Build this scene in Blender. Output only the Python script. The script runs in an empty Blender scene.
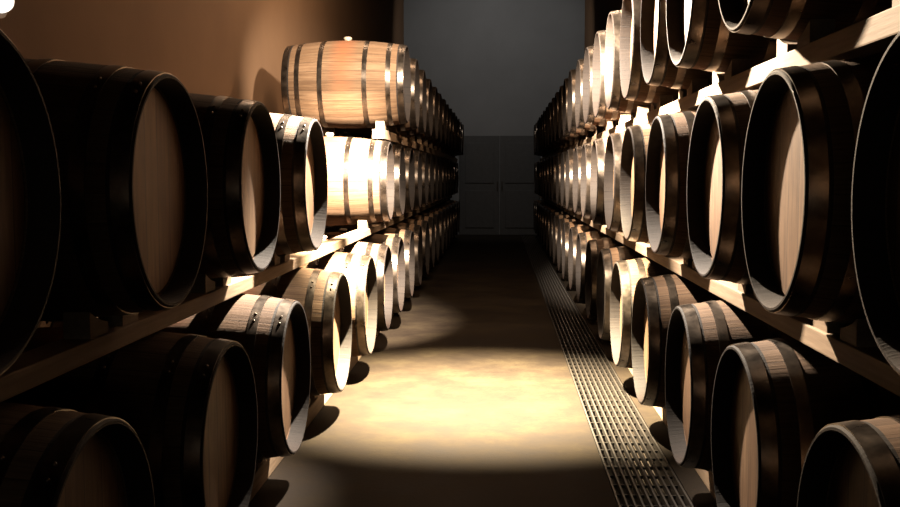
import bpy, bmesh, math, random
from mathutils import Vector, Matrix
random.seed(7)
C = bpy.context.scene.collection
PI = math.pi
EYE = 1.25

# ------------------------------------------------------------------ materials
def new_mat(name):
    m = bpy.data.materials.new(name); m.use_nodes = True
    nt = m.node_tree
    return m, nt, nt.nodes['Principled BSDF']

def N(nt, t, **kw):
    n = nt.nodes.new(t)
    for k, v in kw.items(): setattr(n, k, v)
    return n

def math_n(nt, op, a, b=None, c=None):
    n = nt.nodes.new('ShaderNodeMath'); n.operation = op
    for i, v in enumerate((a, b, c)):
        if v is None: continue
        if isinstance(v, (int, float)): n.inputs[i].default_value = v
        else: nt.links.new(v, n.inputs[i])
    return n.outputs[0]

def ramp(nt, fac, stops):
    n = nt.nodes.new('ShaderNodeValToRGB')
    el = n.color_ramp.elements
    while len(el) < len(stops): el.new(0.5)
    for e, (p, c) in zip(el, stops):
        e.position = p; e.color = (*c, 1)
    nt.links.new(fac, n.inputs[0])
    return n.outputs[0]

def mix(nt, mode, fac, a, b):
    n = nt.nodes.new('ShaderNodeMix'); n.data_type = 'RGBA'; n.blend_type = mode
    for sock, v in ((n.inputs[0], fac), (n.inputs[6], a), (n.inputs[7], b)):
        if isinstance(v, (int, float)): sock.default_value = v
        elif isinstance(v, tuple): sock.default_value = (*v, 1)
        else: nt.links.new(v, sock)
    return n.outputs[2]

def noise(nt, vec, scale, detail=4, rough=0.6):
    n = nt.nodes.new('ShaderNodeTexNoise')
    n.inputs['Scale'].default_value = scale; n.inputs['Detail'].default_value = detail
    n.inputs['Roughness'].default_value = rough
    if vec is not None: nt.links.new(vec, n.inputs['Vector'])
    return n.outputs['Fac']

def bump(nt, bsdf, h, strength, dist=0.01):
    n = nt.nodes.new('ShaderNodeBump')
    n.inputs['Strength'].default_value = strength; n.inputs['Distance'].default_value = dist
    nt.links.new(h, n.inputs['Height']); nt.links.new(n.outputs[0], bsdf.inputs['Normal'])

def mapping(nt, src, scale):
    n = nt.nodes.new('ShaderNodeMapping'); n.inputs['Scale'].default_value = scale
    nt.links.new(src, n.inputs['Vector']); return n.outputs[0]

NST = 28
H, CHIME = 0.475, 0.06
def oak_staves():
    m, nt, b = new_mat('oak_staves')
    tc = N(nt, 'ShaderNodeTexCoord'); oi = N(nt, 'ShaderNodeObjectInfo')
    sp = N(nt, 'ShaderNodeSeparateXYZ'); nt.links.new(tc.outputs['Object'], sp.inputs[0])
    ang = math_n(nt, 'ARCTAN2', sp.outputs[1], sp.outputs[2])
    u = math_n(nt, 'MULTIPLY', math_n(nt, 'DIVIDE', math_n(nt, 'ADD', ang, PI), 2*PI), NST)
    idx = math_n(nt, 'FLOOR', u); fr = math_n(nt, 'FRACT', u)
    wn = N(nt, 'ShaderNodeTexWhiteNoise', noise_dimensions='2D')
    cb = N(nt, 'ShaderNodeCombineXYZ'); nt.links.new(idx, cb.inputs[0])
    nt.links.new(math_n(nt, 'MULTIPLY', oi.outputs['Random'], 37.0), cb.inputs[1])
    nt.links.new(cb.outputs[0], wn.inputs['Vector'])
    cb2 = N(nt, 'ShaderNodeCombineXYZ')
    nt.links.new(math_n(nt, 'MULTIPLY', sp.outputs[0], 2.0), cb2.inputs[0])
    nt.links.new(math_n(nt, 'MULTIPLY', u, 3.0), cb2.inputs[1])
    nt.links.new(math_n(nt, 'MULTIPLY', oi.outputs['Random'], 19.0), cb2.inputs[2])
    g = noise(nt, cb2.outputs[0], 2.5, 6, 0.65)
    base = ramp(nt, g, [(0.25, (0.12, 0.068, 0.036)), (0.5, (0.22, 0.135, 0.078)), (0.75, (0.32, 0.215, 0.13))])
    tone = ramp(nt, wn.outputs['Value'], [(0, (0.62, 0.58, 0.52)), (1, (1, 1, 1))])
    c = mix(nt, 'MULTIPLY', 0.9, base, tone)
    # each barrel has aged to its own tone
    age = ramp(nt, oi.outputs['Random'], [(0, (0.62, 0.55, 0.48)), (0.5, (0.85, 0.8, 0.75)), (1, (1, 1, 1))])
    c = mix(nt, 'MULTIPLY', 1.0, c, age)
    # wine stain spilled round the bung, on the top middle of the barrel
    ax = math_n(nt, 'ABSOLUTE', sp.outputs[0])
    st = math_n(nt, 'MULTIPLY',
                math_n(nt, 'SUBTRACT', 1.0, math_n(nt, 'MULTIPLY', ax, 8.5)),
                math_n(nt, 'SUBTRACT', 1.6, math_n(nt, 'MULTIPLY', math_n(nt, 'ABSOLUTE', ang), 0.62)))
    st = math_n(nt, 'MULTIPLY', math_n(nt, 'MAXIMUM', st, 0.0), math_n(nt, 'ADD', g, 0.45))
    stn = N(nt, 'ShaderNodeClamp'); nt.links.new(st, stn.inputs[0])
    c = mix(nt, 'MIX', math_n(nt, 'MULTIPLY', stn.outputs[0], 0.7), c, (0.26, 0.085, 0.032))
    d = math_n(nt, 'ABSOLUTE', math_n(nt, 'SUBTRACT', fr, 0.5))
    seam = math_n(nt, 'GREATER_THAN', d, 0.475)
    c = mix(nt, 'MIX', math_n(nt, 'MULTIPLY', seam, 0.7), c, (0.05, 0.03, 0.018))
    # the stave ends (chimes) are painted black
    paint = math_n(nt, 'GREATER_THAN', ax, H-CHIME+0.001)
    c = mix(nt, 'MIX', math_n(nt, 'MULTIPLY', paint, 0.93), c, (0.012, 0.010, 0.009))
    nt.links.new(c, b.inputs['Base Color'])
    b.inputs['Roughness'].default_value = 0.75
    b.inputs['Specular IOR Level'].default_value = 0.25
    bump(nt, b, math_n(nt, 'SUBTRACT', g, math_n(nt, 'MULTIPLY', seam, 1.2)), 0.5, 0.004)
    return m

def oak_head():
    m, nt, b = new_mat('oak_head_boards')
    tc = N(nt, 'ShaderNodeTexCoord'); oi = N(nt, 'ShaderNodeObjectInfo')
    sp = N(nt, 'ShaderNodeSeparateXYZ'); nt.links.new(tc.outputs['Object'], sp.inputs[0])
    u = math_n(nt, 'ADD', math_n(nt, 'MULTIPLY', sp.outputs[1], 11.0), 20.5)
    idx = math_n(nt, 'FLOOR', u); fr = math_n(nt, 'FRACT', u)
    wn = N(nt, 'ShaderNodeTexWhiteNoise', noise_dimensions='2D')
    cb = N(nt, 'ShaderNodeCombineXYZ'); nt.links.new(idx, cb.inputs[0])
    nt.links.new(math_n(nt, 'MULTIPLY', oi.outputs['Random'], 53.0), cb.inputs[1])
    nt.links.new(cb.outputs[0], wn.inputs['Vector'])
    cb2 = N(nt, 'ShaderNodeCombineXYZ')
    nt.links.new(math_n(nt, 'MULTIPLY', sp.outputs[1], 30.0), cb2.inputs[0])
    nt.links.new(math_n(nt, 'MULTIPLY', sp.outputs[2], 3.0), cb2.inputs[1])
    nt.links.new(math_n(nt, 'MULTIPLY', oi.outputs['Random'], 31.0), cb2.inputs[2])
    g = noise(nt, cb2.outputs[0], 1.6, 6, 0.6)
    base = ramp(nt, g, [(0.25, (0.14, 0.078, 0.038)), (0.55, (0.25, 0.148, 0.078)), (0.8, (0.34, 0.215, 0.12))])
    c = mix(nt, 'MULTIPLY', 1.0, base, ramp(nt, wn.outputs['Value'], [(0, (0.7, 0.62, 0.55)), (1, (1, 1, 1))]))
    big = noise(nt, tc.outputs['Object'], 4.0, 3)
    c = mix(nt, 'MULTIPLY', 0.5, c, ramp(nt, big, [(0.35, (0.55, 0.45, 0.4)), (0.6, (1, 1, 1))]))
    seam = math_n(nt, 'GREATER_THAN', math_n(nt, 'ABSOLUTE', math_n(nt, 'SUBTRACT', fr, 0.5)), 0.475)
    c = mix(nt, 'MIX', math_n(nt, 'MULTIPLY', seam, 0.75), c, (0.05, 0.03, 0.018))
    nt.links.new(c, b.inputs['Base Color'])
    b.inputs['Roughness'].default_value = 0.6
    bump(nt, b, math_n(nt, 'SUBTRACT', g, seam), 0.4, 0.003)
    return m

def hoop_metal():
    m, nt, b = new_mat('galvanised_hoop_steel')
    tc = N(nt, 'ShaderNodeTexCoord')
    g = noise(nt, tc.outputs['Object'], 14.0, 5)
    nt.links.new(ramp(nt, g, [(0.3, (0.04, 0.030, 0.023)), (0.7, (0.13, 0.10, 0.075))]), b.inputs['Base Color'])
    b.inputs['Metallic'].default_value = 0.9
    nt.links.new(ramp(nt, g, [(0.3, (0.26,)*3), (0.7, (0.40,)*3)]), b.inputs['Roughness'])
    return m

def timber():
    m, nt, b = new_mat('sawn_rail_timber')
    tc = N(nt, 'ShaderNodeTexCoord')
    g = noise(nt, mapping(nt, tc.outputs['Object'], (30, 1.5, 30)), 1.5, 6, 0.65)
    nt.links.new(ramp(nt, g, [(0.25, (0.22, 0.14, 0.08)), (0.55, (0.36, 0.245, 0.15)), (0.8, (0.45, 0.33, 0.22))]), b.inputs['Base Color'])
    b.inputs['Roughness'].default_value = 0.75
    bump(nt, b, g, 0.4, 0.003)
    return m

def concrete():
    m, nt, b = new_mat('worn_concrete')
    tc = N(nt, 'ShaderNodeTexCoord')
    g = noise(nt, tc.outputs['Object'], 2.6, 6, 0.7)
    f = noise(nt, tc.outputs['Object'], 45.0, 4, 0.7)
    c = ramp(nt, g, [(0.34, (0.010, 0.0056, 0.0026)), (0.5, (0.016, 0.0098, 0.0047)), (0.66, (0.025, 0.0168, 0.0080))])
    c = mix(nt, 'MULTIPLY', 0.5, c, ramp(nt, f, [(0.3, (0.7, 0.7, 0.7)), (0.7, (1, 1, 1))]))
    nt.links.new(c, b.inputs['Base Color'])
    nt.links.new(ramp(nt, g, [(0.3, (0.8,)*3), (0.7, (0.95,)*3)]), b.inputs['Roughness'])
    b.inputs['Specular IOR Level'].default_value = 0.15
    bump(nt, b, f, 0.3, 0.004)
    return m

def plaster(name, a, c2):
    m, nt, b = new_mat(name)
    tc = N(nt, 'ShaderNodeTexCoord')
    g = noise(nt, tc.outputs['Object'], 0.8, 4, 0.6)
    nt.links.new(ramp(nt, g, [(0.3, a), (0.7, c2)]), b.inputs['Base Color'])
    b.inputs['Roughness'].default_value = 0.92
    bump(nt, b, noise(nt, tc.outputs['Object'], 30.0, 4), 0.2, 0.004)
    return m

def simple(name, col, rough=0.6, metal=0.0, nscale=12.0):
    m, nt, b = new_mat(name)
    tc = N(nt, 'ShaderNodeTexCoord')
    g = noise(nt, tc.outputs['Object'], nscale, 3)
    nt.links.new(ramp(nt, g, [(0.3, tuple(x*0.8 for x in col)), (0.7, col)]), b.inputs['Base Color'])
    b.inputs['Roughness'].default_value = rough; b.inputs['Metallic'].default_value = metal
    return m

M_ST, M_HD, M_HP, M_TB, M_FL = oak_staves(), oak_head(), hoop_metal(), timber(), concrete()
M_WL = plaster('ochre_plaster', (0.20, 0.11, 0.055), (0.24, 0.135, 0.068))
M_WB = plaster('grey_render', (0.20, 0.20, 0.20), (0.24, 0.24, 0.24))
M_DR = simple('dark_door_paint', (0.07, 0.07, 0.07), 0.6)
M_GR = simple('grate_steel', (0.035, 0.027, 0.02), 0.5, 0.2)
M_BG = simple('bung_silicone', (0.55, 0.42, 0.3), 0.5)
M_BK = simple('lamp_body_metal', (0.25, 0.25, 0.25), 0.4, 0.6)
M_EM, nt, b = new_mat('lamp_glass_lit')
b.inputs['Emission Color'].default_value = (1, 0.93, 0.82, 1)
b.inputs['Emission Strength'].default_value = 1.6
b.inputs['Base Color'].default_value = (0.9, 0.9, 0.9, 1)

# ------------------------------------------------------------------ helpers
def mesh_of(name, bm, mat, smooth=None):
    bmesh.ops.recalc_face_normals(bm, faces=bm.faces)
    me = bpy.data.meshes.new(name); bm.to_mesh(me); bm.free()
    me.materials.append(mat)
    if smooth is not None:
        for p in me.polygons: p.use_smooth = True
        me.set_sharp_from_angle(angle=math.radians(smooth))
    return me

def link(name, me, parent=None, loc=(0, 0, 0), rot=(0, 0, 0)):
    o = bpy.data.objects.new(name, me); C.objects.link(o)
    o.location = loc; o.rotation_euler = rot
    if parent: o.parent = parent
    return o

def tag(o, label=None, cat=None, group=None, kind=None):
    if label: o['label'] = label
    if cat: o['category'] = cat
    if group: o['group'] = group
    if kind: o['kind'] = kind
    return o

def box(bm, lo, hi, bev=0.0):
    r = bmesh.ops.create_cube(bm, size=1)
    c = [(a+b_)/2 for a, b_ in zip(lo, hi)]; s = [b_-a for a, b_ in zip(lo, hi)]
    for v in r['verts']:
        v.co = Vector((v.co.x*s[0]+c[0], v.co.y*s[1]+c[1], v.co.z*s[2]+c[2]))
    if bev > 0:
        es = {e for v in r['verts'] for e in v.link_edges}
        bmesh.ops.bevel(bm, geom=list(es), offset=bev, segments=2, profile=0.6, affect='EDGES')

def lathe(prof, n, closed=False):
    """revolve (x, r) points about the X axis"""
    bm = bmesh.new(); rings = []
    for x, r in prof:
        rings.append([bm.verts.new((x, r*math.sin(2*PI*k/n), r*math.cos(2*PI*k/n))) for k in range(n)])
    pairs = list(zip(rings, rings[1:])) + ([(rings[-1], rings[0])] if closed else [])
    for a, b_ in pairs:
        for k in range(n):
            bm.faces.new((a[k], a[(k+1) % n], b_[(k+1) % n], b_[k]))
    return bm, rings

# ------------------------------------------------------------------ barrel
LEN, RB, RC = 0.95, 0.345, 0.302
H = LEN/2
def rad(x):                     # outside radius at distance x from the middle
    return RB - (RB-RC)*(abs(x)/H)**1.9
def body_mesh():
    prof = []
    k = 26
    hx = H-CHIME
    # inside of the right chime, over the rim, along the outside, into the left chime
    prof += [(hx-0.03, RC-0.024), (H-0.012, RC-0.014), (H, RC-0.010), (H, RC-0.004)]
    for i in range(k+1):
        x = (H-0.004) - (2*H-0.008)*i/k
        prof.append((x, rad(x)))
    prof += [(-H, RC-0.004), (-H, RC-0.010), (-H+0.012, RC-0.014), (-hx+0.03, RC-0.024)]
    bm, rings = lathe(prof, NST*3)
    # staves are very slightly crowned: the seams sit a little lower
    for ri, ring in enumerate(rings):
        for j, v in enumerate(ring):
            if j % 3 == 0 and 3 < ri < len(rings)-4:
                v.co.y *= 0.9965; v.co.z *= 0.9965
    bm.faces.new(rings[0]); bm.faces.new(list(reversed(rings[-1])))
    return mesh_of('staves', bm, M_ST, 40)

def head_mesh():
    prof = [(0.0, 0.001), (0.0, RC-0.030), (-0.006, RC-0.0235), (-0.016, RC-0.0235), (-0.016, 0.001)]
    bm, rings = lathe(prof, 64)
    bm.faces.new(rings[0]); bm.faces.new(rings[-1])
    return mesh_of('head', bm, M_HD, 30)

def hoop_mesh(x0, w):
    n = 5; t = 0.0028
    out = [(x0+w*i/n, rad(x0+w*i/n)+t) for i in range(n+1)]
    inn = [(x, r-t-0.004) for x, r in reversed(out)]
    bm, rings = lathe(out+inn, 72, True)
    # overlap of the riveted strip with its two rivets
    xc = x0+w/2; r = rad(xc)+t
    for a in (0.55, 0.67):
        rr = bmesh.ops.create_uvsphere(bm, u_segments=10, v_segments=6, radius=0.006)
        bmesh.ops.translate(bm, verts=rr['verts'], vec=(xc, -r*math.sin(a), r*math.cos(a)))
    return mesh_of('hoop', bm, M_HP, 35)

def bung_mesh():
    bm = bmesh.new()
    prof = [(-0.02, 0.022), (0.004, 0.026), (0.012, 0.033), (0.024, 0.033), (0.03, 0.024), (0.033, 0.008)]
    rings = []
    for z, r in prof:
        rings.append([bm.verts.new((r*math.cos(2*PI*k/20), r*math.sin(2*PI*k/20), z)) for k in range(20)])
    for a, b_ in zip(rings, rings[1:]):
        for k in range(20): bm.faces.new((a[k], a[(k+1) % 20], b_[(k+1) % 20], b_[k]))
    bm.faces.new(rings[0]); bm.faces.new(rings[-1])
    return mesh_of('bung', bm, M_BG, 40)

ME_BODY, ME_HEAD, ME_BUNG = body_mesh(), head_mesh(), bung_mesh()
HOOPS = []
for s in (1, -1):
    for d, w in ((0.006, 0.042), (0.105, 0.036), (0.285, 0.036)):
        a = H-d-w if s > 0 else -(H-d)
        HOOPS.append(hoop_mesh(a, w))

def make_barrel():
    root = bpy.data.objects.new('wine_barrel', None); C.objects.link(root)
    root.empty_display_size = 0.1
    link('staves', ME_BODY, root, (0, 0, RB))
    link('barrel_head', ME_HEAD, root, (H-CHIME, 0, RB))
    link('barrel_head', ME_HEAD, root, (-(H-CHIME), 0, RB), (0, 0, PI))
    for me in HOOPS: link('hoop', me, root, (0, 0, RB))
    link('bung', ME_BUNG, root, (0, 0, 2*RB))
    return root
proto = make_barrel(); used = [False]
kids = list(proto.children)
def place_barrel(loc, rz, label, group):
    if not used[0]:
        r = proto; used[0] = True
    else:
        r = proto.copy(); C.objects.link(r)
        for ch in kids:
            c = ch.copy(); C.objects.link(c); c.parent = r
    r.location = loc; r.rotation_euler = (0, 0, rz)
    tag(r, label, 'barrel', group)
    return r

# ------------------------------------------------------------------ rows
def seq(first, pitch, end=20.5):
    out = list(first); rnd = random.Random(len(first)*13+int(pitch*1000))
    while out[-1]+pitch < end: out.append(out[-1]+pitch+rnd.uniform(-0.02, 0.02))
    return out
ZC = {1: 0.45, 2: 1.21, 3: 1.975}
ROWS = {
 ('left', 1): (0.80, seq([1.00, 1.95, 2.92, 3.90, 5.06, 6.13], 0.98)),
 ('left', 2): (0.85, seq([0.70, 1.60, 2.58, 3.56, 4.62, 7.75], 0.96)),
 ('left', 3): (0.74, seq([8.00], 0.93)),
 ('right', 1): (0.68, seq([1.00, 1.97, 2.93, 3.82, 4.85, 5.82], 0.97)),
 ('right', 2): (0.68, seq([0.80, 1.69, 2.56, 3.42, 4.48, 5.42], 0.95)),
 ('right', 3): (0.68, seq([1.20, 2.08, 2.99, 3.92, 4.68], 0.87)),
}
ORD = ['nearest', 'second', 'third', 'fourth', 'fifth', 'sixth', 'seventh', 'eighth', 'ninth', 'tenth', 'eleventh',
       'twelfth', 'thirteenth', 'fourteenth', 'fifteenth', 'sixteenth', 'seventeenth', 'eighteenth', 'nineteenth',
       'twentieth', 'twenty-first', 'twenty-second', 'twenty-third', 'twenty-fourth', 'twenty-fifth']
TIER = {1: 'bottom', 2: 'middle', 3: 'top'}
SPECIAL = {
 ('left', 3, 0): 'lone pale oak barrel first on the left top tier, whole side lit, reddish wine stain',
 ('left', 2, 5): 'brightly lit oak barrel just beyond the empty gap in the left middle tier',
 ('left', 2, 4): 'oak barrel with white-lit head just before the empty gap in left middle tier',
}
GAPP = 0.035
rj = random.Random(3)
for (side, t), (a, ys) in ROWS.items():
    s = -1 if side == 'left' else 1
    for i, y in enumerate(ys):
        o_ = ORD[i]
        if o_ == 'nearest': lab = f'oak wine barrel with steel hoops, {side} {TIER[t]} tier, the one nearest the camera'
        else: lab = f'oak wine barrel with steel hoops, {o_} from the camera along the {side} {TIER[t]} tier'
        if i == len(ys)-1: lab = f'oak wine barrel in shadow at the far wall end of the {side} {TIER[t]} tier'
        lab = SPECIAL.get((side, t, i), lab)
        jx = rj.uniform(-0.006, 0.006)
        place_barrel((s*(a+H)+jx, y, ZC[t]-RB), (0 if s < 0 else PI)+math.radians(rj.uniform(-0.6, 0.6)), lab,
                     f'oak barrels lying along the {side} {TIER[t]} tier')

def chock_mesh():
    bm = bmesh.new()
    pts = [(0.05, 0.0), (0.165, 0.0)]
    r = 0.337
    for k in range(7):
        y = 0.165-0.115*k/6
        pts.append((y, GAPP + 0.3298 - math.sqrt(r*r-y*y) - 0.003))
    A = [bm.verts.new((-0.034, y, z)) for y, z in pts]; B = [bm.verts.new((0.034, y, z)) for y, z in pts]
    bm.faces.new(A); bm.faces.new(list(reversed(B)))
    for k in range(len(pts)):
        j = (k+1) % len(pts); bm.faces.new((A[k], B[k], B[j], A[j]))
    return mesh_of('chock', bm, M_TB)
ME_CH = chock_mesh()

def beam(side, t, which, y0, y1, label, group, ys):
    s = -1 if side == 'left' else 1
    a = ROWS[(side, t)][0]
    xf = a+0.20 if which == 'front' else a+LEN-0.20
    cu = abs(xf-(a+H)); top = ZC[t]-rad(cu)-GAPP
    if t == 1: bot = 0.0
    else:
        al = ROWS[(side, t-1)][0]; bot = ZC[t-1]+max(rad(abs(xf+e-(al+H))) for e in (-0.045, 0, 0.045))+0.005
    root = bpy.data.objects.new('rack_rail', None); C.objects.link(root)
    root.location = (s*xf, (y0+y1)/2, bot)
    L = (y1-y0)/2-0.004
    bm = bmesh.new(); box(bm, (-0.045, -L, 0), (0.045, L, top-bot), 0.004)
    link('beam', mesh_of('beam', bm, M_TB), root)
    for y in ys:
        if y0 <= y < y1:
            for sg in (1, -1):
                # keep the chock on this beam
                yc = y-(y0+y1)/2
                if abs(yc+sg*0.165) > L: continue
                link('chock', ME_CH, root, (0, yc, top-bot), (0, 0, 0 if sg > 0 else PI))
    tag(root, label, 'rack rail', group)

SEC = ['nearest the camera', 'second from the camera', 'third from the camera', 'beside the far wall end']
for (side, t), (a, ys) in ROWS.items():
    if True:
        y_start = 7.7 if (side, t) == ('left', 3) else 0.3
        cuts = [y_start]
        for tgt in ((10.5, 14.0, 17.5) if t == 3 and side == 'left' else (5.0, 10.2, 15.4)):
            # joint midway between two barrels
            m = min(range(len(ys)-1), key=lambda i: abs((ys[i]+ys[i+1])/2-tgt)); cuts.append((ys[m]+ys[m+1])/2)
        cuts.append(21.1)
    for k in range(4):
        w = 'on the floor under' if t == 1 else 'laid under'
        beam(side, t, 'front', cuts[k], cuts[k+1],
             f'timber rail {w} the {side} {TIER[t]} tier, {SEC[k]}',
             f'front rails under the {side} {TIER[t]} tier', ys)
    beam(side, t, 'rear', y_start, 21.1,
         f'long timber rail at the wall side of the {side} {TIER[t]} tier, behind the front rail',
         'rear rails of the barrel tiers', ys)

# ------------------------------------------------------------------ room
XL, XR, YN, YF, HT = -2.05, 1.76, -3.0, 21.4, 5.8
GX0, GX1 = 0.45, 0.745
def struct(name, boxes, mat):
    bm = bmesh.new()
    for lo, hi in boxes: box(bm, lo, hi)
    return tag(link(name, mesh_of(name, bm, mat)), kind='structure')
struct('floor', [((XL-0.2, YN-0.2, -0.3), (GX0, YF+0.2, 0)), ((GX1, YN-0.2, -0.3), (XR+0.2, YF+0.2, 0)),
                 ((GX0, YN-0.2, -0.3), (GX1, YF+0.2, -0.16)), ((GX0, 0.42+16*1.3, -0.16), (GX1, YF+0.2, 0)),
                 ((GX0, YN-0.2, -0.16), (GX1, 0.42, 0))], M_FL)
struct('wall_left', [((XL-0.2, YN-0.2, 0), (XL, YF+0.2, HT))], M_WL)
struct('wall_right', [((XR, YN-0.2, 0), (XR+0.2, YF+0.2, HT))], M_WL)
struct('wall_back', [((XL, YF, 0), (XR, YF+0.2, HT))], M_WB)
struct('wall_front', [((XL, YN-0.2, 0), (XR, YN, HT))], M_WB)
struct('ceiling', [((XL-0.2, YN-0.2, HT), (XR+0.2, YF+0.2, HT+0.2))], M_WB)
# dark double door filling the end of the aisle
bm = bmesh.new()
for lo, hi in (((-0.86, YF-0.06, 0), (-0.015, YF, 2.1)), ((-0.005, YF-0.06, 0), (0.84, YF, 2.1))):
    box(bm, lo, hi, 0.003)
    for z0, z1 in ((0.15, 0.95), (1.1, 1.95)):
        box(bm, (lo[0]+0.12, YF-0.075, z0), (hi[0]-0.12, YF-0.055, z1), 0.006)
d = tag(link('door_1', mesh_of('door', bm, M_DR)), kind='structure')
bm = bmesh.new()
for x in (-0.06, 0.04): box(bm, (x-0.012, YF-0.11, 0.98), (x+0.012, YF-0.085, 1.14), 0.004); box(bm, (x-0.008, YF-0.09, 1.05), (x+0.008, YF-0.058, 1.07))
link('door_handle', mesh_of('door_handle', bm, M_GR), d)

# drain grates let into the floor on the right
def grate_mesh(L):
    bm = bmesh.new(); w = GX1-GX0-0.006
    n = 10
    for k in range(n):
        x = -w/2+0.006+(w-0.012)*k/(n-1)
        box(bm, (x-0.004, -L/2+0.003, -0.03), (x+0.004, L/2-0.003, -0.001))
    m = int(L/0.13)
    for k in range(m+1):
        y = -L/2+0.006+(L-0.012)*k/m
        box(bm, (-w/2, y-0.003, -0.028), (w/2, y+0.003, -0.016))
    for k in (-1, 1): box(bm, (k*(w/2)-(0.004), -L/2+0.003, -0.16), (k*(w/2)+0.003*0, L/2-0.003, -0.03)) if k < 0 else box(bm, (w/2-0.004, -L/2+0.003, -0.16), (w/2, L/2-0.003, -0.03))
    return mesh_of('floor_grate', bm, M_GR)
GL = 1.3; gm = grate_mesh(GL); ng = 16
for k in range(ng):
    g = link('floor_grate', gm, None, ((GX0+GX1)/2, 0.42+GL/2+k*GL, 0))
    o_ = ORD[k]
    tag(g, ('slotted steel drain grate in the floor by right barrels, section nearest the camera' if k == 0 else
            f'slotted steel drain grate in the floor by right barrels, {o_} section from the camera'),
        'drain grate', 'drain grates along the right-hand barrels')

# bulkhead lamp on the left wall, top left of the view
lm = bpy.data.objects.new('wall_lamp', None); C.objects.link(lm); lm.location = (XL, 4.00, 1.955)
bm = bmesh.new(); r_ = bmesh.ops.create_cone(bm, cap_ends=True, segments=32, radius1=0.075, radius2=0.07, depth=0.035)
bmesh.ops.rotate(bm, verts=r_['verts'], matrix=Matrix.Rotation(PI/2, 3, 'Y')); bmesh.ops.translate(bm, verts=r_['verts'], vec=(0.0175, 0, 0))
link('lamp_base', mesh_of('lamp_base', bm, M_BK, 40), lm)
bm = bmesh.new(); bmesh.ops.create_uvsphere(bm, u_segments=24, v_segments=16, radius=0.05)
for v in bm.verts:
    v.co.x = max(v.co.x, 0)*1.1+0.034
link('lamp_glass', mesh_of('lamp_glass', bm, M_EM, 60), lm)
tag(lm, 'small white lit round lamp on the ochre wall at far left', 'wall lamp')

# ------------------------------------------------------------------ light
def lamp(name, kind, loc, energy, color, size=0.1, target=None, **kw):
    l = bpy.data.lights.new(name, kind); l.energy = energy; l.color = color
    if kind == 'AREA': l.size = size
    else: l.shadow_soft_size = size
    for k, v in kw.items(): setattr(l, k, v)
    o = bpy.data.objects.new(name, l); C.objects.link(o); o.location = loc
    if target is not None:
        o.rotation_euler = (Vector(target)-Vector(loc)).to_track_quat('-Z', 'Y').to_euler()
    return o
LP = Vector((-0.25, 5.5, 2.68))
WARM = (1.0, 0.86, 0.70)
def spot(name, e, az, el, size, blend, col=WARM):
    # azimuth from the +Y direction towards +X, elevation, in degrees
    a, h = math.radians(az), math.radians(el)
    lamp(name, 'SPOT', LP, e, col, 0.04, LP+Vector((math.sin(a)*math.cos(h), math.cos(a)*math.cos(h), math.sin(h))),
         spot_size=math.radians(size), spot_blend=blend)
spot('aisle_spot_near', 2000, 150, -9, 62, 0.6, (1.0, 0.78, 0.55))
spot('aisle_spot_right', 2500, 134, -34, 54, 0.7)
spot('aisle_spot_side', 2600, 72, -24, 84, 0.5)
spot('aisle_spot_left', 4000, 217, -47, 38, 0.9)
spot('aisle_spot_far_left', 9500, -27, -38, 42, 0.6)
spot('aisle_spot_far_left_end', 1500, -20, -13, 36, 0.8)
spot('aisle_spot_far_right', 8000, 27, -18, 42, 0.6)
spot('aisle_spot_down', 21000, 30, -86, 62, 1.0, (1.0, 0.86, 0.60))
lamp('left_wall_fill', 'AREA', (-1.0, 9.0, 5.2), 420, (1.0, 0.70, 0.46), 0.1, (-2.2, 9.0, 2.7), shape='RECTANGLE', size_y=11.0)  # added fill with no fixture, brightens the left wall evenly
lamp('back_wall_fill', 'SPOT', (-0.1, 18.0, 5.2), 125, (1.0, 0.95, 0.90), 0.1, (-0.1, 21.4, 3.2), spot_size=math.radians(110), spot_blend=0.8)  # unseen fill added to lift the back wall out of the dark
lamp('hoop_glint_fill', 'AREA', (0.0, -1.2, 1.1), 1.5, (1.0, 0.92, 0.8), 1.5, (0.0, 0.0, 1.1), shape='RECTANGLE', size_y=0.12)  # strip light added behind the camera for glints on the hoops

w = bpy.data.worlds.new('World'); bpy.context.scene.world = w; w.use_nodes = True
w.node_tree.nodes['Background'].inputs[0].default_value = (0.02, 0.02, 0.02, 1)
w.node_tree.nodes['Background'].inputs[1].default_value = 0.1

# ------------------------------------------------------------------ camera
F = 1000.0
cam = bpy.data.cameras.new('Camera'); co = bpy.data.objects.new('Camera', cam); C.objects.link(co)
cam.sensor_width = 36; cam.lens = F/900*36; cam.clip_start = 0.02
co.location = (0, 0, EYE)
pitch = math.atan(77.5/F); yaw = math.atan(50/F)
co.rotation_euler = (PI/2-pitch, 0, yaw)
bpy.context.scene.camera = co
vs = bpy.context.scene.view_settings
vs.view_transform = 'Standard'; vs.look = 'None'; vs.gamma = 1; vs.exposure = 0; vs.use_curve_mapping = False
cy = bpy.context.scene.cycles
cy.caustics_reflective = False; cy.caustics_refractive = False
cy.diffuse_bounces = 0
